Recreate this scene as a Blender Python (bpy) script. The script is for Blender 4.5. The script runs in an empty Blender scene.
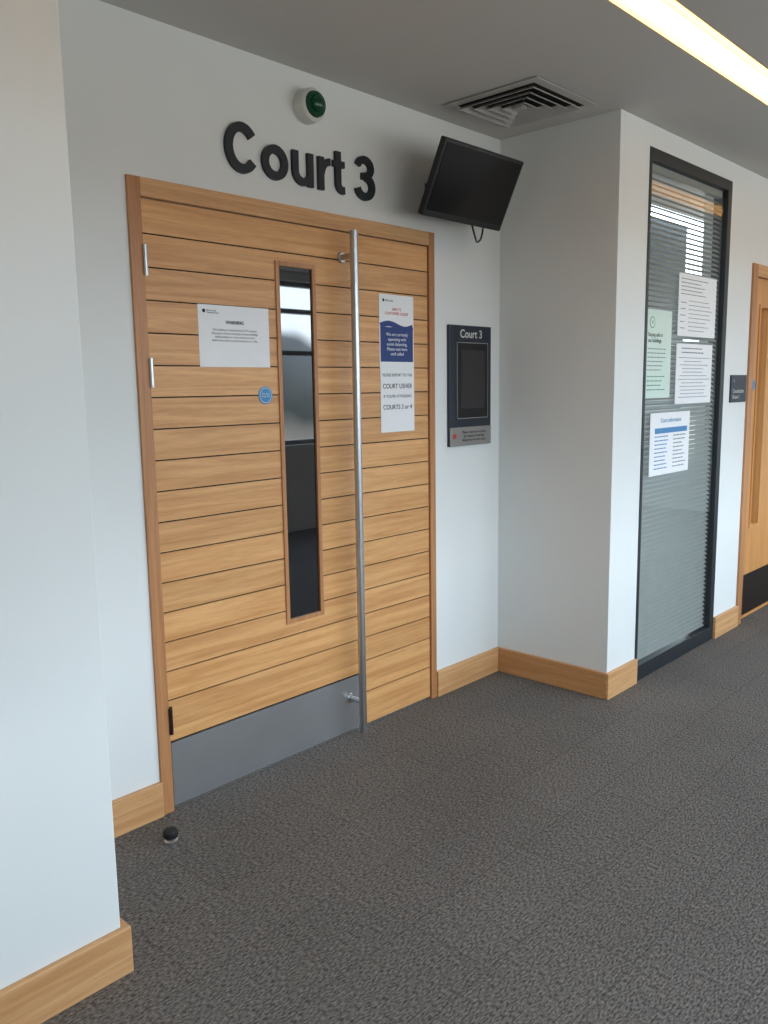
import bpy, bmesh, math, random
from mathutils import Vector, Matrix
random.seed(3)
S=bpy.context.scene
COL=bpy.context.collection
try:
    S.view_settings.view_transform='Standard'; S.view_settings.look='None'
except Exception: pass
D=2.3356; H=2.5024; DW=0.5949; XP=0.8937; XC=3.2853; BACK=-3.9; XW0=-3.0; XW1=9.0

# ---------------------------------------------------------------- materials
def srgb(r,g,b):
    f=lambda c:(c/12.92 if c<=0.04045 else ((c+0.055)/1.055)**2.4)
    return (f(r/255),f(g/255),f(b/255),1)
def newmat(name):
    m=bpy.data.materials.new(name); m.use_nodes=True
    nt=m.node_tree; b=nt.nodes['Principled BSDF']; return m,nt,b
def N(nt,t,**k):
    n=nt.nodes.new(t)
    for a,v in k.items():
        if a in n.inputs.keys(): n.inputs[a].default_value=v
        else: setattr(n,a,v)
    return n
def mathf(nt):
    L=nt.links
    def mth(op,a,bv=None):
        n=N(nt,'ShaderNodeMath'); n.operation=op
        for i,v in enumerate((a,bv)):
            if v is None: continue
            if isinstance(v,(int,float)): n.inputs[i].default_value=v
            else: L.new(v,n.inputs[i])
        return n.outputs[0]
    return mth
def plain(name,col,rough=0.5,metal=0.0,var=0.04,scale=20,bump=0.0,spec=0.5):
    m,nt,b=newmat(name)
    tc=N(nt,'ShaderNodeTexCoord'); no=N(nt,'ShaderNodeTexNoise'); no.inputs['Scale'].default_value=scale; no.inputs['Detail'].default_value=4
    nt.links.new(tc.outputs['Object'],no.inputs['Vector'])
    r=N(nt,'ShaderNodeValToRGB'); c=Vector(col[:3])
    r.color_ramp.elements[0].position=0.3; r.color_ramp.elements[1].position=0.7
    r.color_ramp.elements[0].color=(*(c*(1-var)),1); r.color_ramp.elements[1].color=(*(c*(1+var)),1)
    nt.links.new(no.outputs['Fac'],r.inputs['Fac']); nt.links.new(r.outputs['Color'],b.inputs['Base Color'])
    b.inputs['Roughness'].default_value=rough; b.inputs['Metallic'].default_value=metal
    b.inputs['Specular IOR Level'].default_value=spec
    if bump:
        bp=N(nt,'ShaderNodeBump'); bp.inputs['Strength'].default_value=bump; bp.inputs['Distance'].default_value=0.002
        n2=N(nt,'ShaderNodeTexNoise'); n2.inputs['Scale'].default_value=scale*12; nt.links.new(tc.outputs['Object'],n2.inputs['Vector'])
        nt.links.new(n2.outputs['Fac'],bp.inputs['Height']); nt.links.new(bp.outputs[0],b.inputs['Normal'])
    return m
def wood(name,light,dark,axis='x',board=None,rough=0.42):
    m,nt,b=newmat(name); L=nt.links; mth=mathf(nt)
    tc=N(nt,'ShaderNodeTexCoord'); sep=N(nt,'ShaderNodeSeparateXYZ'); L.new(tc.outputs['Object'],sep.inputs[0])
    sc={'x':(1.8,14,40),'z':(34,14,1.3),'y':(22,1.3,26)}[axis]
    xs=mth('MULTIPLY',sep.outputs[0],sc[0]); ys=mth('MULTIPLY',sep.outputs[1],sc[1]); zs=mth('MULTIPLY',sep.outputs[2],sc[2])
    rnd=None
    if board:
        idx=mth('FLOOR',mth('DIVIDE',mth('SUBTRACT',sep.outputs[2],board[0]),board[1]))
        side=mth('MULTIPLY',mth('GREATER_THAN',sep.outputs[0],2.325),57.3)
        wn=N(nt,'ShaderNodeTexWhiteNoise'); wn.noise_dimensions='1D'; L.new(mth('ADD',idx,side),wn.inputs['W']); rnd=wn.outputs['Value']
        xs=mth('ADD',xs,mth('MULTIPLY',rnd,37.0))
    cmb=N(nt,'ShaderNodeCombineXYZ'); L.new(xs,cmb.inputs[0]); L.new(ys,cmb.inputs[1]); L.new(zs,cmb.inputs[2])
    n1=N(nt,'ShaderNodeTexNoise'); n1.inputs['Scale'].default_value=1.0; n1.inputs['Detail'].default_value=6; n1.inputs['Distortion'].default_value=0.9
    L.new(cmb.outputs[0],n1.inputs['Vector'])
    n2=N(nt,'ShaderNodeTexNoise'); n2.inputs['Scale'].default_value=9.0; n2.inputs['Detail'].default_value=3
    L.new(cmb.outputs[0],n2.inputs['Vector'])
    f=mth('ADD',mth('MULTIPLY',n1.outputs['Fac'],0.7),mth('MULTIPLY',n2.outputs['Fac'],0.3))
    r=N(nt,'ShaderNodeValToRGB'); r.color_ramp.elements[0].position=0.36; r.color_ramp.elements[1].position=0.62
    r.color_ramp.elements[0].color=dark; r.color_ramp.elements[1].color=light
    L.new(f,r.inputs['Fac'])
    out=r.outputs['Color']
    if rnd is not None:
        hsv=N(nt,'ShaderNodeHueSaturation'); L.new(out,hsv.inputs['Color'])
        L.new(mth('ADD',mth('MULTIPLY',rnd,0.13),0.93),hsv.inputs['Value']); out=hsv.outputs['Color']
    L.new(out,b.inputs['Base Color']); b.inputs['Roughness'].default_value=rough
    bp=N(nt,'ShaderNodeBump'); bp.inputs['Strength'].default_value=0.12; bp.inputs['Distance'].default_value=0.001
    L.new(f,bp.inputs['Height']); L.new(bp.outputs[0],b.inputs['Normal'])
    return m
M={}
M['wall']=plain('wall_paint',srgb(226,228,226),0.75,var=0.012,scale=3,bump=0.08,spec=0.3)
M['ceil']=plain('ceiling_paint',srgb(198,196,192),0.85,var=0.015,scale=2,bump=0.05,spec=0.2)
M['oakdoor']=wood('oak_board_veneer',srgb(222,168,110),srgb(194,136,80),'x',(1.876-0.0995*30,0.0995))
M['oakx']=wood('oak_horizontal_grain',srgb(218,170,120),srgb(192,140,90),'x')
M['oakz']=wood('oak_vertical_grain',srgb(194,138,90),srgb(168,112,70),'z')
M['oaky']=wood('oak_return_grain',srgb(212,160,108),srgb(188,134,84),'y')
M['oakplain']=wood('oak_plain_door_veneer',srgb(214,154,88),srgb(192,132,72),'z')
M['groove']=plain('groove_dark_brown',srgb(40,28,20),0.9)
M['black']=plain('black_plastic',srgb(16,16,18),0.4)
M['screen']=plain('tv_screen_glass',srgb(9,9,11),0.15)
M['char']=plain('charcoal_letter_acrylic',srgb(28,33,40),0.5)
M['frame']=plain('anthracite_powder_coat',srgb(32,38,42),0.45)
M['steel']=plain('brushed_stainless_steel',srgb(196,196,196),0.34,1.0,var=0.03,scale=60)
M['kick']=plain('satin_steel_kickplate',srgb(204,207,210),0.30,0.85,var=0.04,scale=4)
M['kickdark']=plain('dark_kickplate',srgb(46,36,34),0.4,0.6)
M['paper']=plain('white_paper',srgb(238,239,241),0.8,var=0.01)
M['papergreen']=plain('pale_green_paper',srgb(212,230,220),0.8,var=0.01)
M['ink']=plain('grey_ink',srgb(130,132,137),0.8)
M['inkb']=plain('black_ink',srgb(45,45,50),0.8)
M['red']=plain('red_ink',srgb(200,70,70),0.7)
M['navy']=plain('navy_print',srgb(34,60,122),0.6)
M['cyan']=plain('blue_sign_plastic',srgb(50,135,190),0.4)
M['bluehead']=plain('blue_table_print',srgb(70,135,185),0.6)
M['greenink']=plain('green_ink',srgb(60,140,105),0.6)
M['signdark']=plain('sign_slate_plastic',srgb(34,40,54),0.4)
M['signface']=plain('sign_insert_dark',srgb(50,48,50),0.25)
M['silver']=plain('silver_sign_plate',srgb(150,146,142),0.4,0.3)
M['white']=plain('white_plastic',srgb(212,212,204),0.4)
M['green']=plain('green_lens',srgb(14,72,46),0.15)
M['blind']=plain('blind_slat_grey',srgb(168,172,168),0.45)
M['vent']=plain('vent_painted_metal',srgb(180,178,174),0.5)
M['ventdark']=plain('vent_void',srgb(25,24,24),0.9)
M['rubber']=plain('rubber_black',srgb(25,25,25),0.7)
M['housing']=plain('light_housing_enamel',srgb(228,196,140),0.5)
M['winframe']=plain('window_frame_aluminium',srgb(110,114,116),0.4)
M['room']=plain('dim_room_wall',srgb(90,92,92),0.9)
m,nt,b=newmat('door_vision_glass'); b.inputs['Base Color'].default_value=(0.008,0.009,0.011,1); b.inputs['Roughness'].default_value=0.02; b.inputs['IOR'].default_value=2.0
M['vglass']=m
m,nt,b=newmat('clear_glazing'); nt.nodes.remove(b); mth=mathf(nt)
o=nt.nodes['Material Output']; mx=N(nt,'ShaderNodeMixShader'); tr=N(nt,'ShaderNodeBsdfTransparent'); gl=N(nt,'ShaderNodeBsdfGlossy'); lw=N(nt,'ShaderNodeLayerWeight')
lw.inputs[0].default_value=0.5
tr.inputs[0].default_value=(0.82,0.84,0.83,1); gl.inputs['Roughness'].default_value=0.02
fac=mth('ADD',mth('MULTIPLY',mth('POWER',lw.outputs['Facing'],4.0),0.7),0.05)
nt.links.new(fac,mx.inputs[0]); nt.links.new(tr.outputs[0],mx.inputs[1]); nt.links.new(gl.outputs[0],mx.inputs[2]); nt.links.new(mx.outputs[0],o.inputs[0])
M['pane']=m
def emit(name,col,st):
    m,nt,b=newmat(name); b.inputs['Base Color'].default_value=(1,1,1,1)
    b.inputs['Emission Color'].default_value=col; b.inputs['Emission Strength'].default_value=st; return m
M['tube']=emit('fluorescent_diffuser',(1.0,0.86,0.64,1),8)
# carpet
m,nt,b=newmat('carpet_tiles'); L=nt.links; mth=mathf(nt)
tc=N(nt,'ShaderNodeTexCoord')
mp=N(nt,'ShaderNodeMapping'); L.new(tc.outputs['Object'],mp.inputs[0]); mp.inputs['Scale'].default_value=(80,200,1)
n1=N(nt,'ShaderNodeTexNoise'); n1.inputs['Scale'].default_value=1; n1.inputs['Detail'].default_value=3; L.new(mp.outputs[0],n1.inputs['Vector'])
n2=N(nt,'ShaderNodeTexNoise'); n2.inputs['Scale'].default_value=1.6; n2.inputs['Detail'].default_value=5; L.new(tc.outputs['Object'],n2.inputs['Vector'])
vo=N(nt,'ShaderNodeTexVoronoi'); vo.inputs['Scale'].default_value=170; L.new(tc.outputs['Object'],vo.inputs['Vector'])
br=N(nt,'ShaderNodeTexBrick'); L.new(tc.outputs['Object'],br.inputs['Vector'])
br.offset=0.5; br.inputs['Scale'].default_value=1.0; br.inputs['Brick Width'].default_value=0.5; br.inputs['Row Height'].default_value=0.25; br.inputs['Mortar Size'].default_value=0.004; br.inputs['Mortar Smooth'].default_value=0.6
br.inputs['Color1'].default_value=(0.97,0.97,0.97,1); br.inputs['Color2'].default_value=(1.03,1.03,1.03,1); br.inputs['Mortar'].default_value=(0.80,0.80,0.80,1)
r=N(nt,'ShaderNodeValToRGB'); r.color_ramp.elements[0].position=0.34; r.color_ramp.elements[1].position=0.68
r.color_ramp.elements[0].color=srgb(68,65,63); r.color_ramp.elements[1].color=srgb(138,132,127)
L.new(n1.outputs['Fac'],r.inputs['Fac'])
mu=N(nt,'ShaderNodeMix'); mu.data_type='RGBA'; mu.blend_type='MULTIPLY'; mu.inputs[0].default_value=1
L.new(r.outputs[0],mu.inputs[6]); L.new(br.outputs['Color'],mu.inputs[7])
r2=N(nt,'ShaderNodeValToRGB'); r2.color_ramp.elements[0].position=.3; r2.color_ramp.elements[1].position=.7; r2.color_ramp.elements[0].color=(0.9,0.9,0.9,1); r2.color_ramp.elements[1].color=(1.08,1.07,1.06,1); L.new(n2.outputs['Fac'],r2.inputs['Fac'])
mu2=N(nt,'ShaderNodeMix'); mu2.data_type='RGBA'; mu2.blend_type='MULTIPLY'; mu2.inputs[0].default_value=1
L.new(mu.outputs[2],mu2.inputs[6]); L.new(r2.outputs[0],mu2.inputs[7]); L.new(mu2.outputs[2],b.inputs['Base Color'])
b.inputs['Roughness'].default_value=0.95; b.inputs['Specular IOR Level'].default_value=0.2
ht=mth('ADD',n1.outputs['Fac'],mth('MULTIPLY',vo.outputs['Distance'],0.7))
bp=N(nt,'ShaderNodeBump'); bp.inputs['Strength'].default_value=0.4; bp.inputs['Distance'].default_value=0.003; L.new(ht,bp.inputs['Height']); L.new(bp.outputs[0],b.inputs['Normal'])
M['carpet']=m

# ---------------------------------------------------------------- helpers
def group(name,loc):
    e=bpy.data.objects.new(name,None); e.empty_display_size=0.1; COL.objects.link(e); e.location=loc; return e
def link(o,parent):
    COL.objects.link(o)
    if parent is not None:
        o.parent=parent; o.matrix_parent_inverse=Matrix.Translation(parent.location).inverted()
    return o
def boxes(name,lst,mat,parent=None,bevel=0.0,rot=None,seg=2):
    bm=bmesh.new()
    for (x0,x1,y0,y1,z0,z1) in lst:
        v=[bm.verts.new(p) for p in ((x0,y0,z0),(x1,y0,z0),(x1,y1,z0),(x0,y1,z0),(x0,y0,z1),(x1,y0,z1),(x1,y1,z1),(x0,y1,z1))]
        for f in ((0,3,2,1),(4,5,6,7),(0,1,5,4),(1,2,6,5),(2,3,7,6),(3,0,4,7)): bm.faces.new([v[i] for i in f])
    if rot is not None:
        bmesh.ops.transform(bm,matrix=rot,verts=bm.verts)
    me=bpy.data.meshes.new(name); bm.to_mesh(me); bm.free(); me.materials.append(M[mat])
    o=bpy.data.objects.new(name,me); link(o,parent)
    if bevel>0:
        md=o.modifiers.new('bevel','BEVEL'); md.width=bevel; md.segments=seg; md.limit_method='ANGLE'
    return o
def box(name,b,mat,parent=None,bevel=0.0,rot=None,seg=2): return boxes(name,[b],mat,parent,bevel,rot,seg)
def lathe(name,prof,mat,origin,axis='z',parent=None,seg=40,rot=None):
    bm=bmesh.new(); rings=[]
    for r,h in prof:
        if r<1e-6: rings.append([bm.verts.new((0,0,h))]); continue
        rings.append([bm.verts.new((r*math.cos(2*math.pi*i/seg),r*math.sin(2*math.pi*i/seg),h)) for i in range(seg)])
    for a,b in zip(rings,rings[1:]):
        for i in range(seg):
            j=(i+1)%seg
            if len(a)==1 and len(b)==1: continue
            if len(a)==1: bm.faces.new((a[0],b[i],b[j]))
            elif len(b)==1: bm.faces.new((a[i],a[j],b[0]))
            else: bm.faces.new((a[i],a[j],b[j],b[i]))
    if len(rings[0])>1: bm.faces.new(rings[0][::-1])
    if len(rings[-1])>1: bm.faces.new(rings[-1])
    mt=Matrix.Identity(4)
    if axis=='y': mt=Matrix.Rotation(math.radians(90),4,'X')
    if axis=='x': mt=Matrix.Rotation(math.radians(90),4,'Y')
    if rot is not None: mt=rot@mt
    bmesh.ops.transform(bm,matrix=Matrix.Translation(origin)@mt,verts=bm.verts)
    bmesh.ops.recalc_face_normals(bm,faces=bm.faces)
    me=bpy.data.meshes.new(name); bm.to_mesh(me); bm.free(); me.materials.append(M[mat])
    for p in me.polygons: p.use_smooth=True
    o=bpy.data.objects.new(name,me); link(o,parent)
    md=o.modifiers.new('es','EDGE_SPLIT'); md.split_angle=math.radians(35)
    return o
def curve(name,pts,r,mat,parent=None):
    c=bpy.data.curves.new(name,'CURVE'); c.dimensions='3D'; c.bevel_depth=r; c.bevel_resolution=4; c.use_fill_caps=True
    s=c.splines.new('NURBS'); s.points.add(len(pts)-1)
    for p,q in zip(s.points,pts): p.co=(*q,1)
    s.use_endpoint_u=True; s.order_u=3
    c.materials.append(M[mat]); o=bpy.data.objects.new(name,c); link(o,parent); return o
def text(name,body,x,z,y,size,mat,parent,align='CENTER',bold=0.0,ls=1.0,sx=1.0):
    c=bpy.data.curves.new(name,'FONT'); c.body=body; c.size=size; c.align_x=align; c.align_y='CENTER'; c.offset=bold; c.space_line=ls; c.extrude=0.0002
    c.materials.append(M[mat]); o=bpy.data.objects.new(name,c); COL.objects.link(o)
    o.rotation_euler=(math.radians(90),0,0); o.location=(x,y,z); o.scale=(sx,1,1)
    o.parent=parent; o.matrix_parent_inverse=Matrix.Translation(parent.location).inverted(); return o
def ribbon(bm,pts,hw,y0,y1,closed=False):
    n=len(pts); P=[Vector(p) for p in pts]; F=[];B=[]
    for i in range(n):
        if closed: t=P[(i+1)%n]-P[i-1]
        else: t=P[min(i+1,n-1)]-P[max(i-1,0)]
        t.normalize(); nn=Vector((-t.y,t.x)); h=hw
        a=P[i]+nn*h; b=P[i]-nn*h
        F.append((bm.verts.new((a.x,y0,a.y)),bm.verts.new((b.x,y0,b.y)))); B.append((bm.verts.new((a.x,y1,a.y)),bm.verts.new((b.x,y1,b.y))))
    m=n if closed else n-1
    for i in range(m):
        j=(i+1)%n
        bm.faces.new((F[i][0],F[j][0],F[j][1],F[i][1])); bm.faces.new((B[i][0],B[i][1],B[j][1],B[j][0]))
        bm.faces.new((F[i][0],B[i][0],B[j][0],F[j][0])); bm.faces.new((F[i][1],F[j][1],B[j][1],B[i][1]))
    if not closed:
        for i in (0,n-1): bm.faces.new((F[i][0],F[i][1],B[i][1],B[i][0]))
def arc(cx,cz,rx,rz,a0,a1,n=24):
    return [(cx+rx*math.cos(math.radians(a0+(a1-a0)*i/n)),cz+rz*math.sin(math.radians(a0+(a1-a0)*i/n))) for i in range(n+1)]

# ---------------------------------------------------------------- room shell
box('floor',(XW0,XW1,BACK,0.12,-0.1,0.0),'carpet')
LY0,LY1=-1.175,-1.03
boxes('ceiling',[(XW0,XW1,LY1,0.15,H,H+0.12),(XW0,XW1,BACK,LY0,H,H+0.12)],'ceil')
boxes('wall_front',[(XP,1.3745,0,0.15,0,H),(2.800,XC,0,0.15,0,H),(1.3745,2.800,0,0.15,2.036,H)],'wall')
box('wall_left_pier',(XW0,XP+.003,-DW,0.15,0,H),'wall',bevel=0.004)
GX0,GX1,GZ=3.550,4.471,2.41
RX0,RX1=4.803,5.80
boxes('wall_right',[(XC,GX0,-DW,0.15,0,H),(GX0,GX1,-DW,-DW+0.14,GZ,H),(GX1,RX0,-DW,-DW+0.14,0,H),(RX0,RX1,-DW,-DW+0.14,2.04,H),(RX1,XW1,-DW,-DW+0.14,0,H)],'wall')
box('wall_end_west',(XW0-0.15,XW0,BACK,-DW,0,H),'wall')
box('wall_end_east',(XW1,XW1+0.15,BACK,-DW,0,H),'wall')
wins=[(0.0,2.2),(2.5,4.5),(4.8,7.0),(7.3,8.8)]
SZ,HZ=0.85,2.42
bl=[(XW0,XW1,BACK-0.2,BACK,0,SZ),(XW0,XW1,BACK-0.2,BACK,HZ,H)]
edges=[XW0]+[v for w in wins for v in w]+[XW1]
for i in range(0,len(edges),2): bl.append((edges[i],edges[i+1],BACK-0.2,BACK,SZ,HZ))
boxes('wall_back',bl,'wall')
for k,(a,b) in enumerate(wins):
    g=group('window_%d'%(k+1),((a+b)/2,BACK-0.1,(SZ+HZ)/2)); y0,y1=BACK-0.13,BACK-0.07
    mid=(a+b)/2; t=0.045
    boxes('window_bars',[(a,a+t,y0,y1,SZ,HZ),(b-t,b,y0,y1,SZ,HZ),(mid-t/2,mid+t/2,y0,y1,SZ,HZ),(a,b,y0,y1,SZ,SZ+t),(a,b,y0,y1,HZ-t,HZ),(a,b,y0,y1,2.12,2.12+t),(a,b,y0,y1,1.72,1.72+t)],'winframe',g)
    l=bpy.data.lights.new('window_daylight_portal','AREA'); l.shape='RECTANGLE'; l.size=b-a; l.size_y=HZ-SZ; l.cycles.is_portal=True
    o=bpy.data.objects.new('daylight_portal',l); link(o,g); o.location=(mid,BACK-0.21,(SZ+HZ)/2)
    o.rotation_euler=(math.radians(90),0,0)

# baseboards
T=0.018; BH=0.12
def bb(name,lst,mat='oakx'): boxes(name,lst,mat,bevel=0.003)
bb('baseboard_front',[(XP+.003,1.3745,-T,0,0,BH),(2.802,XC-T,-T,0,0,BH)])
bb('baseboard_left_pier',[(XW0,XP+.003+T,-DW-T,-DW,0,BH),(XP+.003,XP+.003+T,-DW,-T,0,BH)])
bb('baseboard_return',[(XC-T,XC,-DW,0,0,BH)],'oaky')
bb('baseboard_right',[(XC-T,GX0,-DW-T,-DW,0,BH),(GX1,RX0,-DW-T,-DW,0,BH),(RX1,XW1,-DW-T,-DW,0,BH)])

# ---------------------------------------------------------------- court door
dr=group('door_1',(2.09,0.0,0.0))
FI0,FI1,FT=1.418,2.766,1.982
boxes('frame',[(1.3745,FI0,-0.010,0.12,0,2.038),(FI1,2.801,-0.010,0.12,0,2.038)],'oakz',dr,0.002)
box('frame_head',(FI0,FI1,-0.010,0.12,FT,2.038),'oakx',dr,0.002)
boxes('door_core',[(FI0+.004,2.322,0.006,0.045,0.012,FT-.004),(2.328,FI1-.003,0.006,0.045,0.012,FT-.004)],'groove',dr)
g=0.0022
rows=[1.876-0.0995*i for i in range(16)]
zs=[FT-.004]+rows+[0.240]
main=[];side=[]
VX0,VX1,VZ0,VZ1=1.937,2.125,0.530,1.845
for a,b in zip(zs,zs[1:]):
    top,bot=a-g,b+g
    if a==zs[0]: top=a
    x0,x1=FI0+.004,2.322
    if bot>VZ1 or top<VZ0: main.append((x0,x1,0,0.008,bot,top))
    else:
        main.append((x0,VX0,0,0.008,bot,top)); main.append((VX1,x1,0,0.008,bot,top))
        if top>VZ1: main.append((VX0,VX1,0,0.008,VZ1,top))
        if bot<VZ0: main.append((VX0,VX1,0,0.008,bot,VZ0))
zs2=[FT-.004]+rows+[0.285,0.150,0.012]
for a,b in zip(zs2,zs2[1:]):
    side.append((2.3285,FI1-.003,0,0.008,b+g if b>0.02 else b,a-g if a<1.97 else a))
boxes('main_leaf_boards',main,'oakdoor',dr)
boxes('side_leaf_boards',side,'oakdoor',dr)
bw=0.017
boxes('vision_panel_beading',[(VX0,VX0+bw,-0.006,0.02,VZ0,VZ1),(VX1-bw,VX1,-0.006,0.02,VZ0,VZ1),(VX0+bw,VX1-bw,-0.006,0.02,VZ0,VZ0+bw),(VX0+bw,VX1-bw,-0.006,0.02,VZ1-bw,VZ1)],'oakz',dr,0.001)
box('vision_panel_glass',(VX0+bw,VX1-bw,0.002,0.005,VZ0+bw,VZ1-bw),'vglass',dr)
box('kickplate',(FI0+.006,2.318,-0.0015,0.004,0.014,0.236),'kick',dr)
hx,hy=2.262,-0.07
lathe('pull_handle_bar',[(0.0,0.02),(0.0155,0.02),(0.0155,1.975),(0.0,1.975)],'steel',(hx,hy,0),'z',dr,24)
for z in (1.885,0.15):
    lathe('handle_standoff',[(0.011,0.0),(0.011,0.07)],'steel',(hx,0.0,z),'y',dr,20)
    lathe('handle_rose',[(0.02,0.0),(0.02,0.006),(0.017,0.009)],'steel',(hx,0.0,z),'y',dr,24)
for z in (1.795,1.455,0.317):
    lathe('hinge_knuckle',[(0.0065,-0.045),(0.0065,0.045)],'kick' if z>1 else 'kickdark',(FI0+.002,-0.014,z),'z',dr,14)
    box('hinge_leaf',(FI0+.004,FI0+.016,-0.0015,0.002,z-.045,z+.045),'kick' if z>1 else 'kickdark',dr)
sg=group('fire_door_sign',(1.876,-0.002,1.378))
lathe('disc',[(0.031,0.0),(0.031,0.002),(0.0,0.002)],'cyan',(1.876,0,1.378),'y',sg,36)
lathe('disc_ring',[(0.0265,0.0),(0.0265,0.0026),(0.0,0.0026)],'white',(1.876,0,1.378),'y',sg,36)
lathe('disc_face',[(0.0245,0.0),(0.0245,0.003),(0.0,0.003)],'cyan',(1.876,0,1.378),'y',sg,36)
text('sign_words','Fire door\nKeep shut',1.876,1.379,-0.0034,0.009,'white',sg)

def crest(px,pz,y,par,s=0.012,mat='inkb'):
    lathe('crest',[(s*0.5,0.0),(s*0.5,0.0006),(0,0.0006)],mat,(px,y,pz),'y',par,16)
n=group('warning_notice',(1.755,-0.001,1.576))
box('sheet',(1.609,1.902,-0.0012,-0.0001,1.475,1.677),'paper',n)
crest(1.632,1.657,-0.0012,n)
text('org','HM Courts &\nTribunals Service',1.642,1.655,-0.0018,0.007,'inkb',n,'LEFT')
text('heading','WARNING',1.755,1.622,-0.0018,0.0155,'inkb',n,bold=0.0004)
text('body','This building is monitored by CCTV cameras\nAny person found recording court proceedings\nwill be subject to arrest and prosecution\nwhich may result in a prison sentence or a fine.',1.755,1.580,-0.0018,0.0100,'ink',n,ls=1.15)
n=group('court_usher_poster',(2.568,-0.001,1.49))
box('sheet_top',(2.465,2.671,-0.0014,-0.0001,1.475,1.768),'paper',n)
box('sheet_bottom',(2.467,2.671,-0.0022,-0.0001,1.217,1.500),'paper',n)
box('blue_panel',(2.470,2.666,-0.0022,-0.0010,1.502,1.640),'navy',n)
bm=bmesh.new()
wv=[(2.470+0.196*i/20,1.644+0.010*math.sin(i/20*math.pi*2)) for i in range(21)]; ribbon(bm,wv,0.011,-0.0021,-0.001)
me=bpy.data.meshes.new('wave'); bm.to_mesh(me); bm.free(); me.materials.append(M['navy']); link(bpy.data.objects.new('blue_wave_edge',me),n)
crest(2.49,1.745,-0.0014,n); text('org','HM Courts',2.50,1.744,-0.002,0.010,'inkb',n,'LEFT')
text('red_heading','HMCTS\nCUSTOMER GUIDE',2.568,1.702,-0.002,0.0165,'red',n,ls=1.0)
text('blue_words','We are currently\noperating with\nsocial distancing.\nPlease wait here\nuntil called',2.568,1.572,-0.0028,0.0185,'paper',n,ls=1.05)
text('usher_words_1','PLEASE REPORT TO THE',2.568,1.448,-0.0026,0.0165,'inkb',n)
text('usher_words_2','COURT USHER',2.568,1.403,-0.0026,0.0265,'inkb',n,bold=0.0002)
text('usher_words_3',"IF YOU'RE ATTENDING",2.568,1.362,-0.0026,0.0165,'inkb',n)
text('usher_words_4','COURTS 3 or 4',2.568,1.318,-0.0026,0.0265,'inkb',n,bold=0.0002)

# ---------------------------------------------------------------- Court 3 lettering
bm=bmesh.new(); Z0=2.113; y0,y1=-0.013,0.0
def put(pts,ox,hw,closed=False,dy=0.0): ribbon(bm,[(ox+p[0],Z0+p[1]) for p in pts],hw,y0-dy,y1,closed)
put(arc(.070,.079,.054,.066,38,322,32),1.738,.0150)
put(arc(.058,.057,.043,.044,0,360,36)[:-1],1.890,.0140,True)
put([(.014,.115),(.014,.055)]+arc(.049,.047,.035,.034,182,330,16),2.026,.0133)
put([(.084,.115),(.084,0.0)],2.026,.0133,dy=.0003)
put([(.014,0),(.014,.115)],2.148,.0133,dy=.0003)
put(arc(.058,.050,.041,.0525,170,88,12),2.148,.0125)
put([(.030,.148),(.030,.042)]+arc(.052,.038,.022,.025,180,275,10)+[(.062,.0135)],2.218,.0133)
put([(.005,.104),(.062,.104)],2.218,.0112,dy=.0003)
put(arc(.052,.114,.036,.0295,168,-88,22),2.336,.0135)
put(arc(.053,.045,.040,.0365,86,-168,24),2.336,.0140,dy=.0003)
put([(.036,.083),(.058,.083)],2.336,.0120,dy=.0006)
bmesh.ops.recalc_face_normals(bm,faces=bm.faces)
me=bpy.data.meshes.new('court_3_lettering'); bm.to_mesh(me); bm.free(); me.materials.append(M['char'])
o=bpy.data.objects.new('court_3_lettering',me); COL.objects.link(o)

# ---------------------------------------------------------------- alarm sounder
a=group('alarm_beacon',(2.10,-0.03,2.385))
lathe('base',[(0.056,0.0),(0.058,0.02),(0.056,0.048),(0.050,0.054),(0.0,0.054)],'white',(2.100,0,2.382),'y',a)
lathe('green_collar',[(0.044,0.052),(0.044,0.060),(0.040,0.066),(0.030,0.066),(0.0,0.062)],'green',(2.100,0,2.382),'y',a)
lathe('lens',[(0.030,0.062),(0.028,0.074),(0.018,0.084),(0.0,0.088)],'green',(2.100,0,2.382),'y',a)

# ---------------------------------------------------------------- television
tvx0,tvx1=2.524,3.034
ptop=Vector((0,-0.300,2.307)); pbot=Vector((0,-0.178,2.048))
hgt=(ptop-pbot).length; cz=(ptop+pbot)/2
ang=math.atan2(-(ptop.y-pbot.y),ptop.z-pbot.z)
tv=group('wall_mounted_television',(2.775,cz.y,cz.z))
RT=Matrix.Translation(cz)@Matrix.Rotation(ang,4,'X')
w=(tvx1-tvx0)/2; cx=(tvx0+tvx1)/2
box('casing',(cx-w,cx+w,0,0.028,-hgt/2,hgt/2),'black',tv,0.005,RT)
box('screen',(cx-w+.014,cx+w-.014,-0.002,0.004,-hgt/2+.024,hgt/2-.014),'screen',tv,0,RT)
box('rear_housing',(cx-w*.7,cx+w*.7,0.027,0.065,-hgt*.38,hgt*.32),'black',tv,0.012,RT)
box('vesa_plate',(cx-.06,cx+.06,0.064,0.075,-.06,.06),'frame',tv,0.002,RT)
box('wall_plate',(2.750,2.85,-0.012,0.0,2.11,2.23),'black',tv,0.003)
box('bracket_arm',(2.775,2.815,-0.19,-0.010,2.165,2.20),'black',tv,0.004)
curve('power_cable',[(2.93,-0.17,2.09),(2.95,-0.15,2.02),(2.99,-0.09,2.005),(3.03,-0.05,2.04),(3.03,-0.012,2.16),(2.9,-0.008,2.20),(2.83,-0.012,2.20)],0.004,'black',tv)

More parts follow.
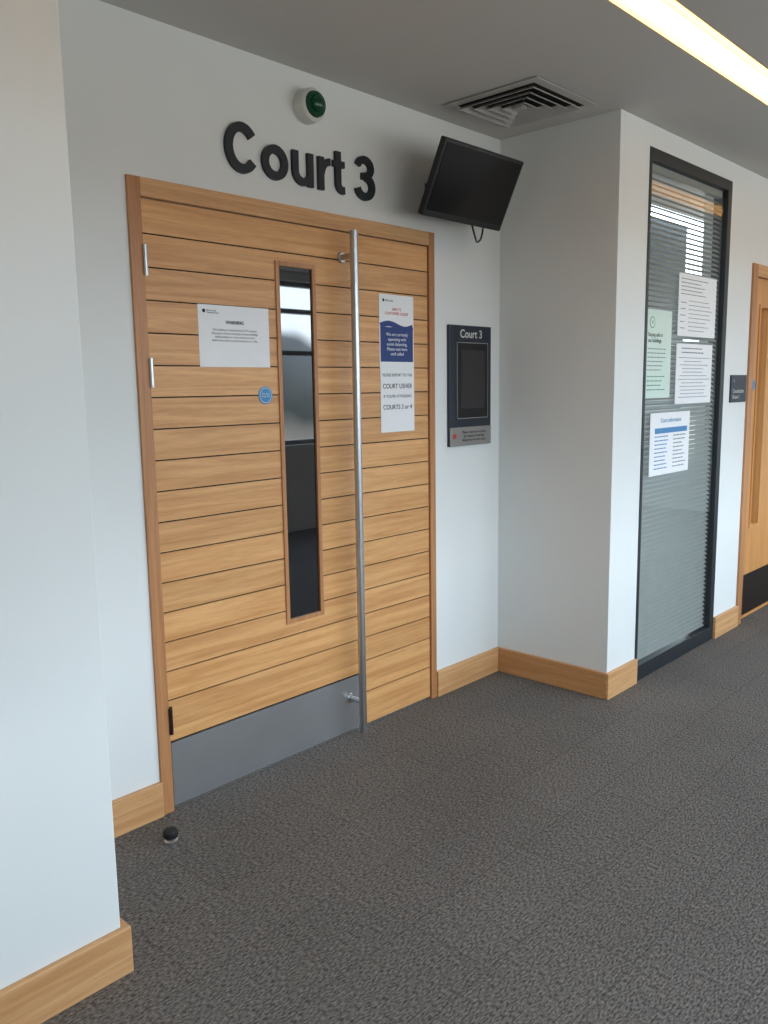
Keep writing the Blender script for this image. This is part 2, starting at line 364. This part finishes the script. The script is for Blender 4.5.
# ---------------------------------------------------------------- court sign
s=group('court_room_sign',(3.05,-0.012,1.4)); sx0,sx1,sz0,sz1=2.893,3.200,1.133,1.666
box('backplate',(sx0,sx1,-0.014,0,sz0,sz1),'signdark',s,0.002)
box('silver_base_plate',(sx0+.002,sx1-.002,-0.017,-0.012,sz0,1.217),'silver',s,0.001)
boxes('insert_frame',[(2.942,2.945,-0.019,-0.012,1.255,1.592),(3.167,3.170,-0.019,-0.012,1.255,1.592),(2.942,3.170,-0.019,-0.012,1.589,1.592),(2.942,3.170,-0.019,-0.012,1.255,1.258)],'steel',s)
box('insert_rim',(2.945,3.167,-0.018,-0.012,1.258,1.589),'black',s)
box('insert_face',(2.970,3.145,-0.019,-0.012,1.300,1.560),'signface',s)
text('sign_title','Court 3',3.05,1.628,-0.0145,0.050,'white',s,bold=0.0008)
lathe('red_dot',[(0.012,0),(0.012,0.0015),(0,0.0015)],'red',(2.925,-0.017,1.178),'y',s,24)
text('sign_note','Please check the screens\nfor details of hearings\nbeing heard in this court',3.068,1.176,-0.0175,0.0175,'inkb',s)

# ---------------------------------------------------------------- ceiling vent
v=group('ceiling_air_vent',(2.93,-0.35,H-0.01)); vx,vy=2.935,-0.345; R0=0.215
box('void_panel',(vx-.19,vx+.19,vy-.19,vy+.19,H-0.004,H-0.001),'ventdark',v)
def sq(name,r,wd,z0,z1):
    bm=bmesh.new(); o=[(-1,-1),(1,-1),(1,1),(-1,1)]
    rings=[[bm.verts.new((vx+a*r,vy+b*r,z0)) for a,b in o],[bm.verts.new((vx+a*(r-wd),vy+b*(r-wd),z1)) for a,b in o],
           [bm.verts.new((vx+a*(r-wd),vy+b*(r-wd),z1+.003)) for a,b in o],[bm.verts.new((vx+a*r,vy+b*r,z0+.003)) for a,b in o]]
    for k in range(4):
        A=rings[k];B=rings[(k+1)%4]
        for i in range(4): bm.faces.new((A[i],A[(i+1)%4],B[(i+1)%4],B[i]))
    bmesh.ops.recalc_face_normals(bm,faces=bm.faces)
    me=bpy.data.meshes.new(name); bm.to_mesh(me); bm.free(); me.materials.append(M['vent']); link(bpy.data.objects.new(name,me),v)
sq('outer_flange',R0,0.035,H-0.006,H-0.008)
for i in range(4): sq('louvre_%d'%i,0.172-0.040*i,0.022,H-0.022,H-0.006)
box('centre_plate',(vx-.018,vx+.018,vy-.018,vy+.018,H-0.020,H-0.006),'vent',v)

# ---------------------------------------------------------------- linear light
l=group('linear_ceiling_light',(3,-1.1,H))
box('housing_top',(-2.5,8.5,LY0,LY1,H+0.085,H+0.095),'housing',l)
boxes('housing_sides',[(-2.5,8.5,LY1-.004,LY1,H,H+.09),(-2.5,8.5,LY0,LY0+.004,H,H+.09)],'housing',l)
boxes('slot_end_caps',[(XW0,-2.5,LY0,LY1,H,H+.09),(8.5,XW1,LY0,LY1,H,H+.09)],'ceil',l)
box('diffuser',(-2.5,8.5,-1.080,-1.050,H+0.03,H+0.055),'tube',l)

# ---------------------------------------------------------------- floor door stop
d=group('floor_door_stop',(1.298,-0.175,0))
lathe('steel_base',[(0.021,0.0),(0.021,0.012),(0.016,0.016),(0.016,0.026)],'steel',(1.298,-0.175,0),'z',d)
lathe('rubber_buffer',[(0.022,0.022),(0.023,0.026),(0.023,0.040),(0.019,0.045),(0.0,0.046)],'rubber',(1.298,-0.175,0),'z',d)

# ---------------------------------------------------------------- glazed panel
w=group('window_5',((GX0+GX1)/2,-DW,1.2)); fy0,fy1=-DW-0.004,-DW+0.07
boxes('aluminium_frame',[(GX0,GX0+.022,fy0,fy1,0,GZ),(GX1-.05,GX1,fy0,fy1,0,GZ),(GX0+.022,GX1-.05,fy0,fy1,0,.075),(GX0+.022,GX1-.05,fy0,fy1,GZ-.05,GZ)],'frame',w,0.002)
def pane(name,x0,x1,y,z0,z1,par):
    me=bpy.data.meshes.new(name); me.from_pydata([(x0,y,z0),(x1,y,z0),(x1,y,z1),(x0,y,z1)],[],[(0,1,2,3)]); me.materials.append(M['pane']); link(bpy.data.objects.new(name,me),par)
pane('glass_pane',GX0+.022,GX1-.05,-DW+0.010,.075,GZ-.05,w)
bm=bmesh.new()
z=0.09
while z<GZ-.09:
    x0,x1=GX0+.026,GX1-.054; yc=-DW+0.036
    p=[(yc-.010,z-.0085),(yc-.002,z+.002),(yc+.010,z+.010)]
    vs=[[bm.verts.new((x,yy,zz)) for yy,zz in p] for x in (x0,x1)]
    for i in range(2): bm.faces.new((vs[0][i],vs[1][i],vs[1][i+1],vs[0][i+1]))
    z+=0.0235
me=bpy.data.meshes.new('venetian_blind_slats'); bm.to_mesh(me); bm.free(); me.materials.append(M['blind'])
o=bpy.data.objects.new('venetian_blind_slats',me); link(o,w); md=o.modifiers.new('s','SOLIDIFY'); md.thickness=0.0006
box('blind_head_rail',(GX0+.026,GX1-.054,-DW+.025,-DW+.050,GZ-.085,GZ-.052),'blind',w)
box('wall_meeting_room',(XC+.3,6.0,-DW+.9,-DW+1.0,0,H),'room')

def lines(par,x0,x1,zt,zb,n,y,mat='ink',h=0.004,indent=0.0,rag=0.35):
    L=[]
    for i in range(n):
        z=zt-(zt-zb)*i/(max(n-1,1)); e=(x1-x0)*rag*random.random()
        xa=x0+e*indent; xb=x1-e
        while xa<xb:
            wl=min(random.uniform(.012,.035),xb-xa); L.append((xa,xa+wl,y,y+0.0008,z-h/2,z+h/2)); xa+=wl+.006
    boxes('printed_lines',L,mat,par)
GY=-DW+0.008
def sheet(name,x0,x1,z0,z1,mat='paper'):
    n=group(name,((x0+x1)/2,GY,(z0+z1)/2)); box('sheet',(x0,x1,GY-.0015,GY-.0002,z0,z1),mat,n); return n
ty=GY-0.0022
n=sheet('green_guidance_notice',3.574,3.840,1.332,1.730,'papergreen')
lathe('logo_ring',[(0.026,0),(0.026,0.0006),(0,0.0006)],'greenink',(3.64,GY-.0015,1.672),'y',n,24)
lathe('logo_inner',[(0.022,0),(0.022,0.0009),(0,0.0009)],'papergreen',(3.64,GY-.0015,1.672),'y',n,24)
text('logo_tick','v',3.64,1.675,ty-.0005,0.035,'greenink',n)
text('head','Staying safe in\nour buildings',3.60,1.605,ty,0.026,'inkb',n,'LEFT')
lines(n,3.60,3.80,1.555,1.46,6,ty); lines(n,3.60,3.80,1.43,1.37,4,ty,'greenink')
n=sheet('layout_plan_notice',3.905,4.345,1.622,1.914)
lines(n,3.93,4.25,1.89,1.82,5,ty,'ink',.004); lines(n,4.02,4.30,1.79,1.65,8,ty,'ink',.003)
lines(n,3.93,4.0,1.78,1.66,5,ty,'inkb',.003)
n=sheet('hearing_list_notice',3.902,4.325,1.298,1.587)
lines(n,3.96,4.25,1.565,1.545,2,ty,'inkb',.004); lines(n,3.93,4.30,1.52,1.33,12,ty,'ink',.003,0.5)
n=sheet('timetable_notice',3.651,4.081,0.968,1.262)
box('table_header',(3.70,4.05,GY-.003,GY-.001,1.165,1.19),'bluehead',n)
text('head','Court information',3.87,1.225,ty,0.03,'bluehead',n)
lines(n,3.70,3.86,1.150,1.00,9,ty,'bluehead',.005); lines(n,3.90,4.05,1.150,1.00,9,ty,'ink',.005)
n=group('consultation_room_sign',(4.67,-DW,1.363))
box('plate',(4.560,4.780,-DW-.008,-DW,1.290,1.437),'signdark',n,0.001)
text('words','Consultation\nRoom 1',4.585,1.335,-DW-.0085,0.031,'white',n,'LEFT'); text('arrow','>',4.60,1.405,-DW-.0085,0.03,'white',n)

# ---------------------------------------------------------------- right door
r=group('door_2',(5.3,-DW,0)); q=-DW
boxes('frame',[(RX0,RX0+.065,q-.012,q+.13,0,2.04),(RX1-.065,RX1,q-.012,q+.13,0,2.04)],'oakz',r,0.002)
box('frame_head',(RX0+.065,RX1-.065,q-.012,q+.13,1.975,2.04),'oakx',r,0.002)
LX0,LX1=RX0+.068,RX1-.068
boxes('leaf',[(LX0,LX0+.10,q+.01,q+.055,0.01,1.972),(LX0+.25,LX1,q+.01,q+.055,0.01,1.972),(LX0+.10,LX0+.25,q+.01,q+.055,0.01,.55),(LX0+.10,LX0+.25,q+.01,q+.055,1.83,1.972)],'oakplain',r)
boxes('vision_beading',[(LX0+.10,LX0+.115,q+.004,q+.05,.55,1.83),(LX0+.235,LX0+.25,q+.004,q+.05,.55,1.83),(LX0+.115,LX0+.235,q+.004,q+.05,.55,.565),(LX0+.115,LX0+.235,q+.004,q+.05,1.815,1.83)],'oakplain',r)
pane('vision_glass',LX0+.115,LX0+.235,q+.03,.565,1.815,r)
box('kickplate',(LX0+.005,LX1-.005,q+.0085,q+.012,.03,.275),'kickdark',r)
hx2=LX1-.08
curve('pull_handle',[(hx2,q+.01,1.0),(hx2,q-.05,1.0),(hx2,q-.05,.99),(hx2,q-.05,.75),(hx2,q-.05,.74),(hx2,q+.01,.74)],.010,'steel',r)
lathe('fire_disc',[(0.03,0),(0.03,0.002),(0,0.002)],'cyan',(LX0+.06,q+.01,1.38),'y',r,30)

# world
W=bpy.data.worlds.new('overcast_sky'); S.world=W; W.use_nodes=True; nt=W.node_tree; bg=nt.nodes['Background']
tc=N(nt,'ShaderNodeTexCoord'); sp=N(nt,'ShaderNodeSeparateXYZ'); rp=N(nt,'ShaderNodeValToRGB')
mth=mathf(nt)
nz=N(nt,'ShaderNodeTexNoise'); nz.inputs['Scale'].default_value=9; nt.links.new(tc.outputs['Generated'],nz.inputs['Vector'])
nt.links.new(tc.outputs['Generated'],sp.inputs[0])
zz=mth('ADD',sp.outputs[2],mth('MULTIPLY',mth('SUBTRACT',nz.outputs['Fac'],0.5),0.14))
nt.links.new(mth('ADD',mth('MULTIPLY',zz,0.5),0.5),rp.inputs[0])
cr=rp.color_ramp
cr.elements[0].position=0.0; cr.elements[0].color=(0.32,0.32,0.31,1)
cr.elements[1].position=1.0; cr.elements[1].color=(0.55,0.76,1.0,1)
for p,c in ((0.470,(0.28,0.28,0.27,1)),(0.488,(0.05,0.06,0.06,1)),(0.532,(0.12,0.145,0.17,1)),(0.54,(0.78,0.90,1.0,1))):
    e=cr.elements.new(p); e.color=c
nt.links.new(rp.outputs[0],bg.inputs[0]); bg.inputs[1].default_value=10.0

# ---------------------------------------------------------------- camera
yaw,pitch,roll,fpx=0.8148,0.1486,-0.0151,833.32
f=Vector((math.sin(yaw)*math.cos(pitch),math.cos(yaw)*math.cos(pitch),-math.sin(pitch)))
rr=Vector((math.cos(yaw),-math.sin(yaw),0)); u=rr.cross(f)
c,s_=math.cos(roll),math.sin(roll)
r2_=c*rr+s_*u; u2=-s_*rr+c*u
cam=bpy.data.cameras.new('camera'); co=bpy.data.objects.new('camera',cam); COL.objects.link(co)
m=Matrix((r2_,u2,-f)).transposed().to_4x4(); m.translation=Vector((0,-D,1.4)); co.matrix_world=m
cam.sensor_fit='VERTICAL'; cam.sensor_height=36; cam.lens=fpx*36/1024; cam.clip_start=0.05
S.camera=co
